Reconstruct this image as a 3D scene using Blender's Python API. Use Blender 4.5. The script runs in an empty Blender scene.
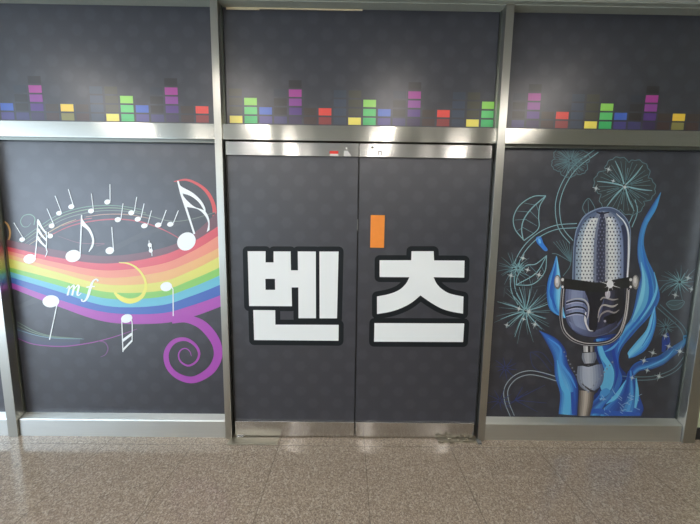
import bpy, bmesh, math, random
from mathutils import Vector, Matrix
random.seed(7)
S = bpy.context.scene
COL = S.collection

# ------------------------------------------------------------------ camera
F = 280.0
YAW, PITCH, ROLL = (math.radians(a) for a in (0.31346, 6.07734, 0.76458))
CAM = Vector((-0.03803, -1.87020, 1.48767))
fw = Vector((math.sin(YAW) * math.cos(PITCH), math.cos(YAW) * math.cos(PITCH), -math.sin(PITCH)))
r0 = Vector((math.cos(YAW), -math.sin(YAW), 0))
u0 = r0.cross(fw)
rt = math.cos(ROLL) * r0 + math.sin(ROLL) * u0
up = -math.sin(ROLL) * r0 + math.cos(ROLL) * u0
cd = bpy.data.cameras.new('camera')
cd.sensor_fit = 'HORIZONTAL'; cd.sensor_width = 36; cd.lens = 36 * F / 700
cd.clip_start = 0.02; cd.clip_end = 200
cam = bpy.data.objects.new('camera', cd); COL.objects.link(cam)
m = Matrix((rt, up, -fw)).transposed().to_4x4(); m.translation = CAM
cam.matrix_world = m
S.camera = cam


def P(x, y, Y):
    """where a measured point of the artwork lies on the flat sheet at depth Y"""
    d = fw * F + rt * (x - 350) - up * (y - 262)
    t = (Y - CAM.y) / d.y
    return CAM + d * t


# ------------------------------------------------------------------ materials
def lin(c):
    return tuple((v / 255 / 12.92) if v / 255 <= .04045 else ((v / 255 + .055) / 1.055) ** 2.4 for v in c)


def new_mat(name):
    mt = bpy.data.materials.new(name); mt.use_nodes = True
    nt = mt.node_tree
    return mt, nt, nt.nodes['Principled BSDF']


def N(nt, kind, **kw):
    n = nt.nodes.new(kind)
    for k, v in kw.items():
        setattr(n, k, v)
    return n


def mth(nt, op, a, b=None, clamp=False):
    n = N(nt, 'ShaderNodeMath', operation=op, use_clamp=clamp)
    for i, v in enumerate((a, b)):
        if v is None: continue
        if isinstance(v, (int, float)): n.inputs[i].default_value = v
        else: nt.links.new(v, n.inputs[i])
    return n.outputs[0]


def mixc(nt, fac, a, b, blend='MIX'):
    n = N(nt, 'ShaderNodeMix', data_type='RGBA', blend_type=blend)
    for s, v in ((n.inputs[0], fac), (n.inputs[6], a), (n.inputs[7], b)):
        if hasattr(v, 'links'): nt.links.new(v, s)
        elif isinstance(v, (int, float)): s.default_value = v
        else: s.default_value = (*v, 1)
    return n.outputs[2]


def plain(name, rgb, rough=.5, metal=0, spec=.5):
    mt, nt, b = new_mat(name)
    tc = N(nt, 'ShaderNodeTexCoord')
    nz = N(nt, 'ShaderNodeTexNoise'); nz.inputs['Scale'].default_value = 35; nz.inputs['Detail'].default_value = 4
    nt.links.new(tc.outputs['Object'], nz.inputs['Vector'])
    c = lin(rgb)
    o = mixc(nt, nz.outputs[0], tuple(v * .93 for v in c), tuple(min(1, v * 1.07) for v in c))
    nt.links.new(o, b.inputs['Base Color'])
    b.inputs['Roughness'].default_value = rough; b.inputs['Metallic'].default_value = metal
    b.inputs['Specular IOR Level'].default_value = spec
    return mt


FILM_ROUGH, FILM_SPEC = .38, 1.0


def film_mat():
    """matt dark print with a faint staggered field of hexagons"""
    mt, nt, b = new_mat('dark_print_film')
    geo = N(nt, 'ShaderNodeNewGeometry')
    sx = N(nt, 'ShaderNodeSeparateXYZ'); nt.links.new(geo.outputs['Position'], sx.inputs[0])
    X, Z = sx.outputs[0], sx.outputs[2]

    def grid(off):
        fx = mth(nt, 'SUBTRACT', mth(nt, 'FRACT', mth(nt, 'ADD', mth(nt, 'DIVIDE', X, .176), 20 + off)), .5)
        fz = mth(nt, 'SUBTRACT', mth(nt, 'FRACT', mth(nt, 'ADD', mth(nt, 'DIVIDE', Z, .184), 20 + off)), .5)
        ax = mth(nt, 'ABSOLUTE', mth(nt, 'MULTIPLY', fx, .176)); az = mth(nt, 'ABSOLUTE', mth(nt, 'MULTIPLY', fz, .184))
        h = mth(nt, 'ADD', mth(nt, 'MULTIPLY', az, .5), mth(nt, 'MULTIPLY', ax, .866))
        return mth(nt, 'MAXIMUM', h, az)
    d = mth(nt, 'MINIMUM', grid(0.1), grid(.6))
    mr = N(nt, 'ShaderNodeMapRange'); nt.links.new(d, mr.inputs[0])
    mr.inputs[1].default_value = .044; mr.inputs[2].default_value = .026; mr.inputs[3].default_value = 0; mr.inputs[4].default_value = 1
    nz = N(nt, 'ShaderNodeTexNoise'); nz.inputs['Scale'].default_value = 3; nt.links.new(geo.outputs['Position'], nz.inputs['Vector'])
    base = mixc(nt, nz.outputs[0], lin((43, 45, 54)), lin((46, 48, 57)))
    o = mixc(nt, mth(nt, 'MULTIPLY', mr.outputs[0], .6), base, lin((57, 60, 70)))
    nt.links.new(o, b.inputs['Base Color'])
    b.inputs['Roughness'].default_value = FILM_ROUGH; b.inputs['Specular IOR Level'].default_value = FILM_SPEC
    return mt


def ink_mat(name='printed_ink', rough=FILM_ROUGH, spec=FILM_SPEC):
    mt, nt, b = new_mat(name)
    a = N(nt, 'ShaderNodeAttribute', attribute_name='ink')
    nt.links.new(a.outputs['Color'], b.inputs['Base Color'])
    b.inputs['Roughness'].default_value = rough; b.inputs['Specular IOR Level'].default_value = spec
    return mt


def steel_mat(name='brushed_steel', rgb=(194, 193, 186), rough=.17, along=(1, 0, 0), aniso=.9):
    mt, nt, b = new_mat(name)
    tc = N(nt, 'ShaderNodeTexCoord')
    mp = N(nt, 'ShaderNodeMapping'); mp.inputs['Scale'].default_value = (3, 60, 420)
    nt.links.new(tc.outputs['Object'], mp.inputs[0])
    nz = N(nt, 'ShaderNodeTexNoise'); nz.inputs['Scale'].default_value = 1.0; nz.inputs['Detail'].default_value = 5
    nt.links.new(mp.outputs[0], nz.inputs['Vector'])
    c = lin(rgb)
    nt.links.new(mixc(nt, nz.outputs[0], tuple(v * .9 for v in c), tuple(min(1, v * 1.06) for v in c)), b.inputs['Base Color'])
    b.inputs['Metallic'].default_value = 1; b.inputs['Roughness'].default_value = rough
    b.inputs['Anisotropic'].default_value = aniso
    geo = N(nt, 'ShaderNodeNewGeometry')
    tg = N(nt, 'ShaderNodeVectorMath', operation='CROSS_PRODUCT')     # across the brushing, in the plane of each face
    nt.links.new(geo.outputs['Normal'], tg.inputs[0]); tg.inputs[1].default_value = along
    nt.links.new(tg.outputs[0], b.inputs['Tangent'])
    return mt


def floor_mat():
    mt, nt, b = new_mat('polished_granite_tiles')
    geo = N(nt, 'ShaderNodeNewGeometry')
    v1 = N(nt, 'ShaderNodeTexVoronoi'); v1.inputs['Scale'].default_value = 210; nt.links.new(geo.outputs['Position'], v1.inputs['Vector'])
    v2 = N(nt, 'ShaderNodeTexVoronoi'); v2.inputs['Scale'].default_value = 120; nt.links.new(geo.outputs['Position'], v2.inputs['Vector'])
    nz = N(nt, 'ShaderNodeTexNoise'); nz.inputs['Scale'].default_value = 2.2; nz.inputs['Detail'].default_value = 3
    nt.links.new(geo.outputs['Position'], nz.inputs['Vector'])
    s1 = N(nt, 'ShaderNodeSeparateColor'); nt.links.new(v1.outputs['Color'], s1.inputs[0])
    s2 = N(nt, 'ShaderNodeSeparateColor'); nt.links.new(v2.outputs['Color'], s2.inputs[0])
    cr = N(nt, 'ShaderNodeValToRGB'); nt.links.new(s1.outputs[0], cr.inputs[0])
    e = cr.color_ramp.elements
    e[0].position = 0; e[0].color = (*lin((122, 111, 99)), 1)
    e[1].position = 1; e[1].color = (*lin((186, 174, 158)), 1)
    for p, c in ((.25, (139, 126, 110)), (.6, (156, 142, 124)), (.85, (170, 155, 137))):
        q = cr.color_ramp.elements.new(p); q.color = (*lin(c), 1)
    c = mixc(nt, mth(nt, 'MULTIPLY', mth(nt, 'GREATER_THAN', s2.outputs[1], .9), .4), cr.outputs[0], lin((206, 196, 180)))
    c = mixc(nt, mth(nt, 'MULTIPLY', mth(nt, 'LESS_THAN', s2.outputs[1], .1), .4), c, lin((92, 82, 76)))
    c = mixc(nt, mth(nt, 'MULTIPLY', nz.outputs[0], .35), c, lin((144, 126, 110)))
    sx = N(nt, 'ShaderNodeSeparateXYZ'); nt.links.new(geo.outputs['Position'], sx.inputs[0])

    def seam(v, off):
        f = mth(nt, 'FRACT', mth(nt, 'DIVIDE', mth(nt, 'ADD', v, 60 + off), .6))
        return mth(nt, 'LESS_THAN', mth(nt, 'ABSOLUTE', mth(nt, 'SUBTRACT', f, .5)), .0042)
    sm = mth(nt, 'MAXIMUM', seam(sx.outputs[0], 1.709 + .3), seam(sx.outputs[1], .06 + .3))
    c = mixc(nt, mth(nt, 'MULTIPLY', sm, .45), c, lin((70, 64, 58)))
    nt.links.new(c, b.inputs['Base Color'])
    b.inputs['Roughness'].default_value = .13; b.inputs['Specular IOR Level'].default_value = .5
    return mt


VINYL = ink_mat('lettering_vinyl', .5, .28)
FILM, INK, STEEL, FLOOR = film_mat(), ink_mat(), steel_mat(), floor_mat()
KICK = steel_mat('satin_kick_steel', (216, 218, 214), .40, aniso=.3)
BEAD = steel_mat('bead_steel', (128, 132, 126), .35, aniso=0)
STEELV = steel_mat('brushed_steel_post', (186, 186, 179), .32, along=(0, 0, 1), aniso=.5)
STEEL2 = steel_mat('brushed_steel_door_rail', (205, 204, 202), .17)
DARK = plain('black_gasket', (30, 30, 30), .6)
CEIL = plain('ceiling_paint', (208, 211, 206), .8)
WALLP = plain('hall_wall_paint', (206, 204, 198), .8)
DARKWALL = plain('dark_hall_wall', (84, 84, 76), .7)
PALE = plain('pale_wall_paint', (214, 224, 190), .7)
ORANGE = plain('orange_plastic', (238, 142, 52), .55)
REDS = plain('red_vinyl', (214, 50, 40), .5)
WHITES = plain('white_vinyl', (206, 205, 199), .5)
GREYM = plain('grey_metal_mark', (112, 112, 108), .5)
HOUSING = plain('lamp_housing', (220, 220, 216), .5)
CREAM = plain('lit_gap_cream', (196, 184, 150), .6)  # cream colour stands in for light in the gap above the film
mt, nt, b = new_mat('lamp_diffuser')
b.inputs['Base Color'].default_value = (1, 1, 1, 1)
b.inputs['Emission Color'].default_value = (1.0, .925, .86, 1); b.inputs['Emission Strength'].default_value = 40.0
LAMP = mt


# ------------------------------------------------------------------ object helpers
def finish(name, me, mats, root=None, loc=(0, 0, 0)):
    o = bpy.data.objects.new(name, me); COL.objects.link(o)
    for k in (mats if isinstance(mats, (list, tuple)) else [mats]): me.materials.append(k)
    if root is not None:
        o.parent = root
    else:
        o.location = loc
    return o


def origin(o):
    """world location of a root or of the root above"""
    v = Vector((0, 0, 0))
    while o is not None:
        v += o.location; o = o.parent
    return v


def tag(o, label=None, cat=None, group=None, kind=None):
    for k, v in (('label', label), ('category', cat), ('group', group), ('kind', kind)):
        if v: o[k] = v
    return o


def empty(name, loc, label, cat, group=None, kind=None):
    o = bpy.data.objects.new(name, None); COL.objects.link(o); o.location = loc
    o.empty_display_size = .1
    return tag(o, label, cat, group, kind)


def add_box(bm, x0, x1, y0, y1, z0, z1, bev=0, idx=0):
    g = bmesh.ops.create_cube(bm, size=1)
    for v in g['verts']:
        v.co = Vector((x0 + (v.co.x + .5) * (x1 - x0), y0 + (v.co.y + .5) * (y1 - y0), z0 + (v.co.z + .5) * (z1 - z0)))
    fs = {f for v in g['verts'] for f in v.link_faces}
    for f in fs: f.material_index = idx
    if bev:
        es = list({e for v in g['verts'] for e in v.link_edges})
        bmesh.ops.bevel(bm, geom=es, offset=bev, segments=2, affect='EDGES', profile=.6)


def mesh_obj(name, boxes, mats, root=None, loc=(0, 0, 0), bev=0, extra=None):
    """boxes in world coordinates, stored relative to the root / loc"""
    bm = bmesh.new()
    for bx in boxes:
        add_box(bm, *bx[:6], bev=(bx[6] if len(bx) > 6 else bev), idx=(bx[7] if len(bx) > 7 else 0))
    if extra: extra(bm)
    L = origin(root) if root is not None else Vector(loc)
    bmesh.ops.translate(bm, verts=bm.verts, vec=-L)
    bmesh.ops.recalc_face_normals(bm, faces=bm.faces)
    me = bpy.data.meshes.new(name); bm.to_mesh(me); bm.free()
    return finish(name, me, mats, root, L)


def add_prism_x(bm, x0, x1, prof, idx=0):
    """extrude a closed (y, z) profile along X"""
    a = [bm.verts.new((x0, y, z)) for y, z in prof]; c = [bm.verts.new((x1, y, z)) for y, z in prof]
    n = len(prof)
    fs = [bm.faces.new(a), bm.faces.new(c[::-1])] + [bm.faces.new((a[i], c[i], c[(i + 1) % n], a[(i + 1) % n])) for i in range(n)]
    for f in fs: f.material_index = idx


# ------------------------------------------------------------------ flat print builder
def cat(pts, n=8, closed=False):
    """Catmull-Rom through points of any dimension"""
    k = len(pts); out = []
    if k < 3 and not closed:
        return [tuple(a + (b_ - a) * i / n for a, b_ in zip(pts[0], pts[1])) for i in range(n + 1)]
    g = (lambda i: pts[i % k]) if closed else (lambda i: pts[i] if 0 <= i < k else
         tuple(2 * a - b_ for a, b_ in zip(pts[0], pts[1])) if i < 0 else tuple(2 * a - b_ for a, b_ in zip(pts[-1], pts[-2])))
    for s in range(k if closed else k - 1):
        p0, p1, p2, p3 = g(s - 1), g(s), g(s + 1), g(s + 2)
        for i in range(n):
            t = i / n
            out.append(tuple(.5 * (2 * b_ + (c - a) * t + (2 * a - 5 * b_ + 4 * c - d) * t * t + (3 * b_ - a - 3 * c + d) * t ** 3)
                             for a, b_, c, d in zip(p0, p1, p2, p3)))
    if not closed: out.append(tuple(pts[-1]))
    return out


def at(seq, t):
    x = t * (len(seq) - 1); i = min(int(x), len(seq) - 2); f = x - i
    return tuple(a + (b_ - a) * f for a, b_ in zip(seq[i], seq[i + 1]))


LAYER = .00035


class Ink:
    """flat ink shapes on a sheet at depth Y; points are measured print coordinates"""
    def __init__(self, Y, layer=1, gain=1.0):
        self.Y, self.l, self.g = Y, layer, gain
        self.v, self.f, self.c = [], [], []
        self.k = 0

    def _v(self, x, y, l):
        p = P(x, y, self.Y); p.y = self.Y - LAYER * (self.l + l) - 3.2e-6 * self.k
        self.v.append(p); return len(self.v) - 1

    def _f(self, idx, rgb):
        self.f.append(idx); self.c.append(tuple(min(.95, v * self.g) for v in lin(rgb)))

    def _n(self):
        self.k = (self.k + 1) % 101

    def poly(self, pts, rgb, l=0, smooth=False):
        self._n()
        if smooth: pts = cat(pts, 6, True)
        self._f([self._v(x, y, l) for x, y in pts], rgb); return self

    def ell(self, cx, cy, rx, ry, rgb, ang=0, l=0, n=28):
        a = math.radians(ang); ca, sa = math.cos(a), math.sin(a)
        return self.poly([(cx + rx * math.cos(t) * ca - ry * math.sin(t) * sa, cy + rx * math.cos(t) * sa + ry * math.sin(t) * ca)
                          for t in (2 * math.pi * i / n for i in range(n))], rgb, l)

    def rib(self, pts, w, rgb, l=0, n=8, smooth=True, closed=False):
        """a line with a width (number, or list along its points)"""
        self._n()
        if not isinstance(w, (list, tuple)): w = [w] * len(pts)
        else:
            k = len(pts); w = [at([(a,) for a in w], i / (k - 1))[0] for i in range(k)]
        q = [(*p, ww) for p, ww in zip(pts, w)]
        q = cat(q, n, closed) if smooth else q
        k = len(q); A, B = [], []
        for i, (x, y, ww) in enumerate(q):
            a = q[(i - 1) % k] if (closed or i) else q[0]; c = q[(i + 1) % k] if (closed or i < k - 1) else q[-1]
            dx, dy = c[0] - a[0], c[1] - a[1]; L = math.hypot(dx, dy) or 1
            nx, ny = -dy / L * ww / 2, dx / L * ww / 2
            A.append(self._v(x + nx, y + ny, l)); B.append(self._v(x - nx, y - ny, l))
        for i in range(k if closed else k - 1):
            j = (i + 1) % k
            self._f([A[i], A[j], B[j], B[i]], rgb)
        return self

    def loft(self, Lp, Rp, cols, l=0, n=40, cols2=None, smooth=True):
        """colour bands between two edge curves; cols run from the first edge to the second"""
        self._n()
        Lc, Rc = (cat(Lp, 12), cat(Rp, 12)) if smooth else (Lp, Rp)
        k = len(cols); cols2 = cols2 or cols
        rows = []
        for i in range(n + 1):
            a, c = at(Lc, i / n), at(Rc, i / n)
            rows.append([self._v(a[0] + (c[0] - a[0]) * j / k, a[1] + (c[1] - a[1]) * j / k, l) for j in range(k + 1)])
        for i in range(n):
            t = i / max(1, n - 1)
            for j in range(k):
                self._f([rows[i][j], rows[i][j + 1], rows[i + 1][j + 1], rows[i + 1][j]],
                        tuple(a + (b_ - a) * t for a, b_ in zip(cols[j], cols2[j])))
        return self

    def outline(self, pts, w, rgb, l=0):
        """polygon grown by w with rounded corners"""
        self.poly(pts, rgb, l)
        k = len(pts)
        for i in range(k):
            self.rib([pts[i], pts[(i + 1) % k]], 2 * w, rgb, l, n=1)
            self.ell(*pts[i], w, w, rgb, l=l, n=20)
        return self

    def build(self, name, root, label=None, mat=None):
        L = origin(root)
        me = bpy.data.meshes.new(name)
        me.from_pydata([p - L for p in self.v], [], self.f)
        at_ = me.color_attributes.new('ink', 'FLOAT_COLOR', 'CORNER')
        i = 0
        for pl, c in zip(me.polygons, self.c):
            for k in pl.loop_indices: at_.data[k].color = (*c, 1)
        o = finish(name, me, mat or INK, root)
        if label: o['label'] = label
        return o


def grad(*stops, k=8):
    """k colours through the given stops"""
    return [at(stops, (j + .5) / k) for j in range(k)]


# ================================================================== the setting
YP = .06                                   # face of the printed sheets
ZC = 2.905
XL, XR, YB = -5.4, 5.2, -7.2


def struct(name, boxes, mats, label=None, bev=0, extra=None):
    x0, x1 = min(b_[0] for b_ in boxes), max(b_[1] for b_ in boxes)
    o = mesh_obj(name, boxes, mats, None, ((x0 + x1) / 2, boxes[0][2], boxes[0][4]), bev, extra)
    return tag(o, label, None, None, 'structure')


struct('floor', [(XL, XR, YB, .3, -.05, 0)], FLOOR, 'speckled tan granite tile floor with thin dark joints')
struct('ceiling', [(XL, XR, YB, .3, ZC, ZC + .05)], CEIL, 'grey green ceiling edge above the shopfront')
struct('wall_back', [(XL, XR, YB - .1, YB, 0, ZC)], WALLP)
struct('wall_right', [(XR, XR + .1, YB, .3, 0, ZC)], plain('end_wall_paint', (160, 160, 150), .8))
# dark space behind the sheets
struct('wall_front', [(XL, 2.50, .12, .3, 0, ZC)], DARKWALL)
struct('wall_side', [(2.497, XR, .05, .3, .085, ZC)], PALE, 'sliver of pale painted wall beyond the right end post')
struct('baseboard_side', [(2.497, XR, .035, .3, 0, .085)], DARK, 'black skirting below the pale wall at far right')

# steel posts: box section with a slim glazing bead along each side
POSTS = [(-2.455, -2.386, 'left end steel post of the shopfront'), (-.906, -.859, 'steel post between rainbow panel and door'),
         (.911, .962, 'steel post between door and microphone panel'), (2.400, 2.490, 'right end steel post of the shopfront')]
for i, (a, c, lb) in enumerate(POSTS):
    struct('trim_%d' % (i + 1), [(a, c, 0, .118, 0, ZC - .0005, .002)], STEELV, lb)
bays = [(-3.9, -2.455), (-2.386, -.906), (-.859, .911), (.962, 2.400)]
names = ['beyond the left end post', 'above the rainbow panel', 'above the doors', 'above the microphone panel']
k = 5
for (a, c), nm in zip(bays, names):
    struct('trim_%d' % k, [(a, c, .012, .118, 2.072, 2.168, .002), (a, c, .036, .118, 2.056, 2.072, 0, 1)] if nm != 'above the doors' else
           [(a, c, .012, .118, 2.072, 2.168, .002)], [STEEL, BEAD], 'horizontal brushed steel rail ' + nm)
    k += 1
for (a, c), nm in zip((bays[0], bays[1], bays[3]), ('at far left edge', 'under the rainbow panel', 'under the microphone panel')):
    def sill(bm, a=a, c=c):
        add_prism_x(bm, a + .004, c - .004, [(.012, 0), (.118, 0), (.118, .152), (.058, .149), (.018, .127), (.013, .121)])
    struct('trim_%d' % k, [(a + .01, c - .01, .03, .11, .001, .05)], KICK, 'brushed steel kick rail ' + nm, extra=sill)
    k += 1
struct('trim_%d' % k, [(-3.9, -2.455, .005, .118, 2.889, ZC - .001)] + [(a, c, .005, .118, 2.889, ZC - .001) for a, c in bays[1:]] +
       [(-3.9, 2.49, -.02, .005, 2.894, ZC - .001)], plain('grey_head_trim', (150, 156, 146), .55), 'grey head trim along the ceiling line')
# slim beads where sheet meets post
k += 1
bead = []
for a, c in bays:
    for z0, z1 in ((.15, 2.056), (2.168, 2.889)):
        if (a == -.859 and z0 < 1): continue
        bead += [(a, a + .008, .048, .066, z0, z1), (c - .008, c, .048, .066, z0, z1)]
struct('trim_%d' % k, bead, BEAD, 'slim glazing beads beside the posts')


# ================================================================== printed sheets
def sheet_root(name, a, c, z0, z1, label, catg):
    r = empty(name, ((a + c) / 2, YP, z0), label, catg)
    mesh_obj('backing_sheet', [(a + .009, c - .009, YP, YP + .008, z0, z1)], FILM, r)
    return r


plainp = sheet_root('printed_panel', -3.9, -2.455, .146, 2.056, 'plain dark printed panel sliver beyond the left end post', 'panel')
rain = sheet_root('printed_panel', -2.386, -.906, .146, 2.056, 'dark printed panel with a rainbow and white music notes', 'panel')
micp = sheet_root('printed_panel', .962, 2.400, .146, 2.056, 'dark printed panel with a vintage microphone in blue flames', 'panel')
tl = sheet_root('transom_panel', -2.386, -.906, 2.17, 2.888, 'equalizer print panel above the rainbow panel', 'panel')
tm = sheet_root('transom_panel', -.859, .911, 2.17, 2.888, 'equalizer print panel above the double door', 'panel')
tr = sheet_root('transom_panel', .962, 2.400, 2.17, 2.888, 'equalizer print panel above the microphone panel', 'panel')

# ---------- equalizer columns
ROWZ = [2.191 + .0562 * i for i in range(5)]
EQ = {
    'yellow': [(236, 220, 92), (60, 60, 44), (58, 58, 44), (56, 56, 44)],
    'green': [(52, 178, 98), (84, 192, 104), (140, 206, 84)],
    'blue': [(66, 58, 122), (56, 92, 178)],
    'dark': [(54, 50, 98), (36, 30, 30), (36, 33, 35), (38, 45, 58)],
    'purple': [(50, 36, 74), (78, 44, 118), (132, 58, 140), (158, 52, 138), (26, 22, 27)],
    'brown': [(60, 40, 38), (55, 44, 38)],
    'red': [(134, 48, 48), (222, 66, 56)],
    'haze': [(46, 58, 76), (46, 60, 80), (46, 58, 78), (44, 56, 72)],
    'gold': [(126, 122, 66), (232, 196, 66)],
}


def equalizer(root, x0, pitch, seq):
    L = origin(root)
    for i, s in enumerate(seq):
        x = x0 + pitch * i
        v, f, c = [], [], []
        for rgb, z in zip(EQ[s], ROWZ):
            n = len(v)
            v += [Vector((xx, YP - LAYER * 2, zz)) - L for xx, zz in ((x, z), (x + .083, z), (x + .083, z + .0455), (x, z + .0455))]
            f.append((n, n + 1, n + 2, n + 3)); c.append(lin(rgb))
        me = bpy.data.meshes.new('equalizer_column'); me.from_pydata(v, [], f)
        a = me.color_attributes.new('ink', 'FLOAT_COLOR', 'CORNER')
        for pl, cc in zip(me.polygons, c):
            for q in pl.loop_indices: a.data[q].color = (*cc, 1)
        finish('equalizer_column', me, INK, root)


equalizer(tl, -2.317, .0975, 'blue dark purple brown gold brown haze yellow green blue dark purple brown red'.split())
equalizer(tm, -.829, .0972, 'yellow green blue dark purple brown red haze yellow green blue dark purple brown red haze yellow green'.split())
equalizer(tr, 1.026, .0965, 'dark purple brown red haze yellow green blue dark purple brown gold brown haze'.split())
mesh_obj('lit_gap_strip', [(-.83, -.62, YP - .004, YP - .0005, 2.874, 2.888)], CREAM, tm)  # lit gap over the film, painted as thin cream strips
mesh_obj('lit_gap_strip', [(-.62, .03, YP - .004, YP - .0005, 2.880, 2.888)], CREAM, tm)

# ---------- rainbow panel
W = (236, 241, 242)
INKG = .88
xs = [4, 57, 107, 159, 190, 218.5, 224]
bnd = [(239, 250, 256, 249, 236, 211, 205), (246, 257.5, 263.5, 256, 243.5, 226, 221.5), (250, 262.5, 270.5, 264.5, 252.5, 235.7, 231), (253, 268, 277.7, 272.5, 262, 248, 243.5),
       (257, 272, 284.5, 282, 271.3, 257, 252.5), (266, 279.5, 292, 291, 280.5, 268, 264), (270, 285, 298.5, 297.2, 288, 276, 272.3),
       (275, 291, 306, 305.5, 296.5, 285.4, 281.5), (280, 299, 312.5, 313.5, 306, 296, 292), (285, 306, 322, 323.4, 317.5, 307.4, 304)]
bc = [(112, 62, 74), (222, 72, 86), (238, 142, 112), (238, 182, 112), (228, 224, 104), (136, 206, 92), (104, 194, 218), (58, 104, 190), (176, 76, 182)]
ink = Ink(YP, 2, INKG)
for i, c in enumerate(bc):
    ink.loft(list(zip(xs, bnd[i])), list(zip(xs, bnd[i + 1])), [c], n=60)
ink.build('rainbow_print', rain, 'printed rainbow band in red to purple stripes')
ink = Ink(YP, 3, INKG)
ink.rib([(172, 320), (186, 318.8), (200, 323.5), (210.2, 333), (217, 345), (217.6, 358), (210, 371), (194, 379.6), (179, 376.6), (168.8, 367), (166.2, 355), (170, 345.5),
         (177.3, 340), (187, 339.6), (195.5, 345.3), (199.2, 353.5), (196.2, 361.5), (188.3, 365.6), (180.8, 361.5), (178.6, 355), (181, 350), (185.7, 348.4), (189.8, 351.2), (191.5, 356)],
        [7, 7.5, 9, 9.5, 9, 8.5, 8, 6.8, 6, 5.4, 5.2, 4.8, 4.2, 3.4, 2.9, 2.4, 2.1, 1.9, 1.6, 1.4, 1.2, 1, .8, .5], (174, 72, 182))
ink.build('spiral_print', rain, 'printed purple spiral curling from the rainbow')
ink = Ink(YP, 1)
ink.rib([(174, 181.6), (185.7, 179.8), (196, 183.3), (205.5, 190.2), (211.8, 200), (214.6, 211), (214.5, 226)], [.8, 2, 2.6, 3.2, 3.6, 4, 5], (206, 62, 64))
ink.build('arc_print', rain, 'printed red arc behind the large note')
ink = Ink(YP, 4)
ink.rib([(119, 262.5), (128.7, 263.6), (138, 269), (144.8, 279), (145.6, 289), (140.5, 297.6), (130.6, 301), (121.5, 298.6), (114.5, 292.5)], [.8, 1.4, 2, 2.4, 3, 4, 5.2, 4.6, 2], (230, 224, 96))
ink.build('arc_print', rain, 'printed yellow crescent over the rainbow')
ink = Ink(YP, 1)
ink.rib([(4.5, 221.5), (7.6, 224.5), (9.6, 229), (10, 235), (8.4, 240.5), (5, 245.5)], [1.5, 1.8, 1.8, 1.8, 1.8, 2.2], (204, 160, 96))
ink.build('arc_print', rain, 'printed tan arc at the panel left edge')
ink = Ink(YP, 1)
ink.poly([(14, 307), (17, 310), (50, 297.5), (47, 292)], (58, 60, 66)); ink.poly([(92, 256), (100, 258), (150, 234), (215, 214.5), (215, 212.5), (140, 233)], (55, 57, 63))
ink.build('light_ray_print', rain, 'faint diagonal light ray in the print')
# thin staff lines
ink = Ink(YP, 1)
for pts, c, w in (([(18, 242), (38, 227.5), (58, 215), (80, 208), (100, 205.6), (120, 206), (142, 209.5)], (104, 140, 118), .8),
                  ([(20, 243.4), (40, 229.5), (60, 217.3), (80, 210.8), (100, 208.3), (120, 208.3), (146, 213)], (122, 148, 112), .8),
                  ([(24, 244.5), (43, 231.5), (62, 220), (82, 213.8), (102, 210.8), (125, 211.2), (145, 214.6), (170, 221), (190, 219.5), (216, 212)], (112, 124, 110), .8),
                  ([(28, 245.5), (46, 234), (63, 224.5), (76, 219.5)], (176, 150, 110), .9),
                  ([(86, 216.8), (105, 214.4), (128, 214.6), (150, 218.5)], (168, 128, 110), .9),
                  ([(50, 235.5), (68, 227), (86, 222.2), (106, 219.6), (126, 219.6), (146, 223.2), (166, 231), (182, 240)], (180, 66, 78), 1.2),
                  ([(62, 226), (78, 220.5), (92, 218.2)], (190, 84, 90), .8),
                  ([(58, 236), (80, 243), (104, 243.6), (96, 246)], (124, 78, 92), .7)):
    ink.rib(pts, [w * .5, w, w, w, w * .6], c)
ink.rib([(34, 225), (34.8, 218), (30, 214.5), (23.5, 216), (20.6, 221.5), (23.2, 226.4), (28, 226.5), (31, 223)], [.9, .9, .9, .8, .8, .7, .5, .4], (112, 150, 128))
ink.build('staff_line_print', rain, 'thin printed staff lines in green and red')
ink = Ink(YP, 1)
ink.loft([(17, 327), (34, 334.4), (52, 338), (80, 338.6)], [(17, 338), (34.3, 344), (52, 346), (80, 345.2)], [(66, 74, 92), (64, 70, 98)])
for pts, c in (([(17.6, 322), (34.3, 331), (51.5, 336), (74, 338)], (98, 122, 104)), ([(17.6, 325.6), (34, 332.8), (54, 337), (82, 338.6)], (108, 130, 112)),
               ([(17.2, 329.7), (38.6, 335.8), (58, 338.3), (84, 339)], (100, 136, 148)), ([(17.6, 338.3), (34.3, 344.3), (61.8, 346.4), (86, 343.6), (103, 340), (120, 335), (137, 329)], (150, 66, 150)),
               ([(98, 341), (104.8, 342.4), (108, 348.2), (105.6, 354.4), (100.5, 357)], (118, 62, 124))):
    ink.rib(pts, [.6, 1, 1, .9, .4], c)
ink.build('staff_line_print', rain, 'thin printed purple and green lines under the rainbow')


def note(head, stem=None, extra=None, rgb=W, label=None, sw=1.0):
    i = Ink(YP, 6)
    cx, cy, rx, ry, ang = head
    i.ell(cx, cy, rx, ry, rgb, ang)
    if stem: i.rib(stem, sw, rgb, .2, n=2, smooth=False)
    if extra: extra(i)
    i.build('music_note_print', rain, label)


def big(i):
    i.poly(cat([(177.5, 180.5), (181.4, 186.3), (192.6, 192.6), (201.2, 200.5), (205.3, 208), (205.8, 213)], 5) + cat([(204.6, 211.5), (202.5, 207.6), (198.6, 202), (191, 196.2), (182.4, 193.4)], 5), W, .4)
    i.poly(cat([(183.5, 196), (187.4, 200.6), (194.8, 206.8), (205, 211), (209.4, 219.5), (209.7, 230)], 5) + cat([(207, 232), (208.3, 223), (204.6, 215), (197.7, 209.2), (187, 207)], 5), W, .6)


note((186.6, 241.4, 9.8, 8.6, -42), [(178, 181), (181.5, 193.5), (194.6, 234), ], big, label='large white double flag note', sw=[1.6, 2.4, 1.8])


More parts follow.
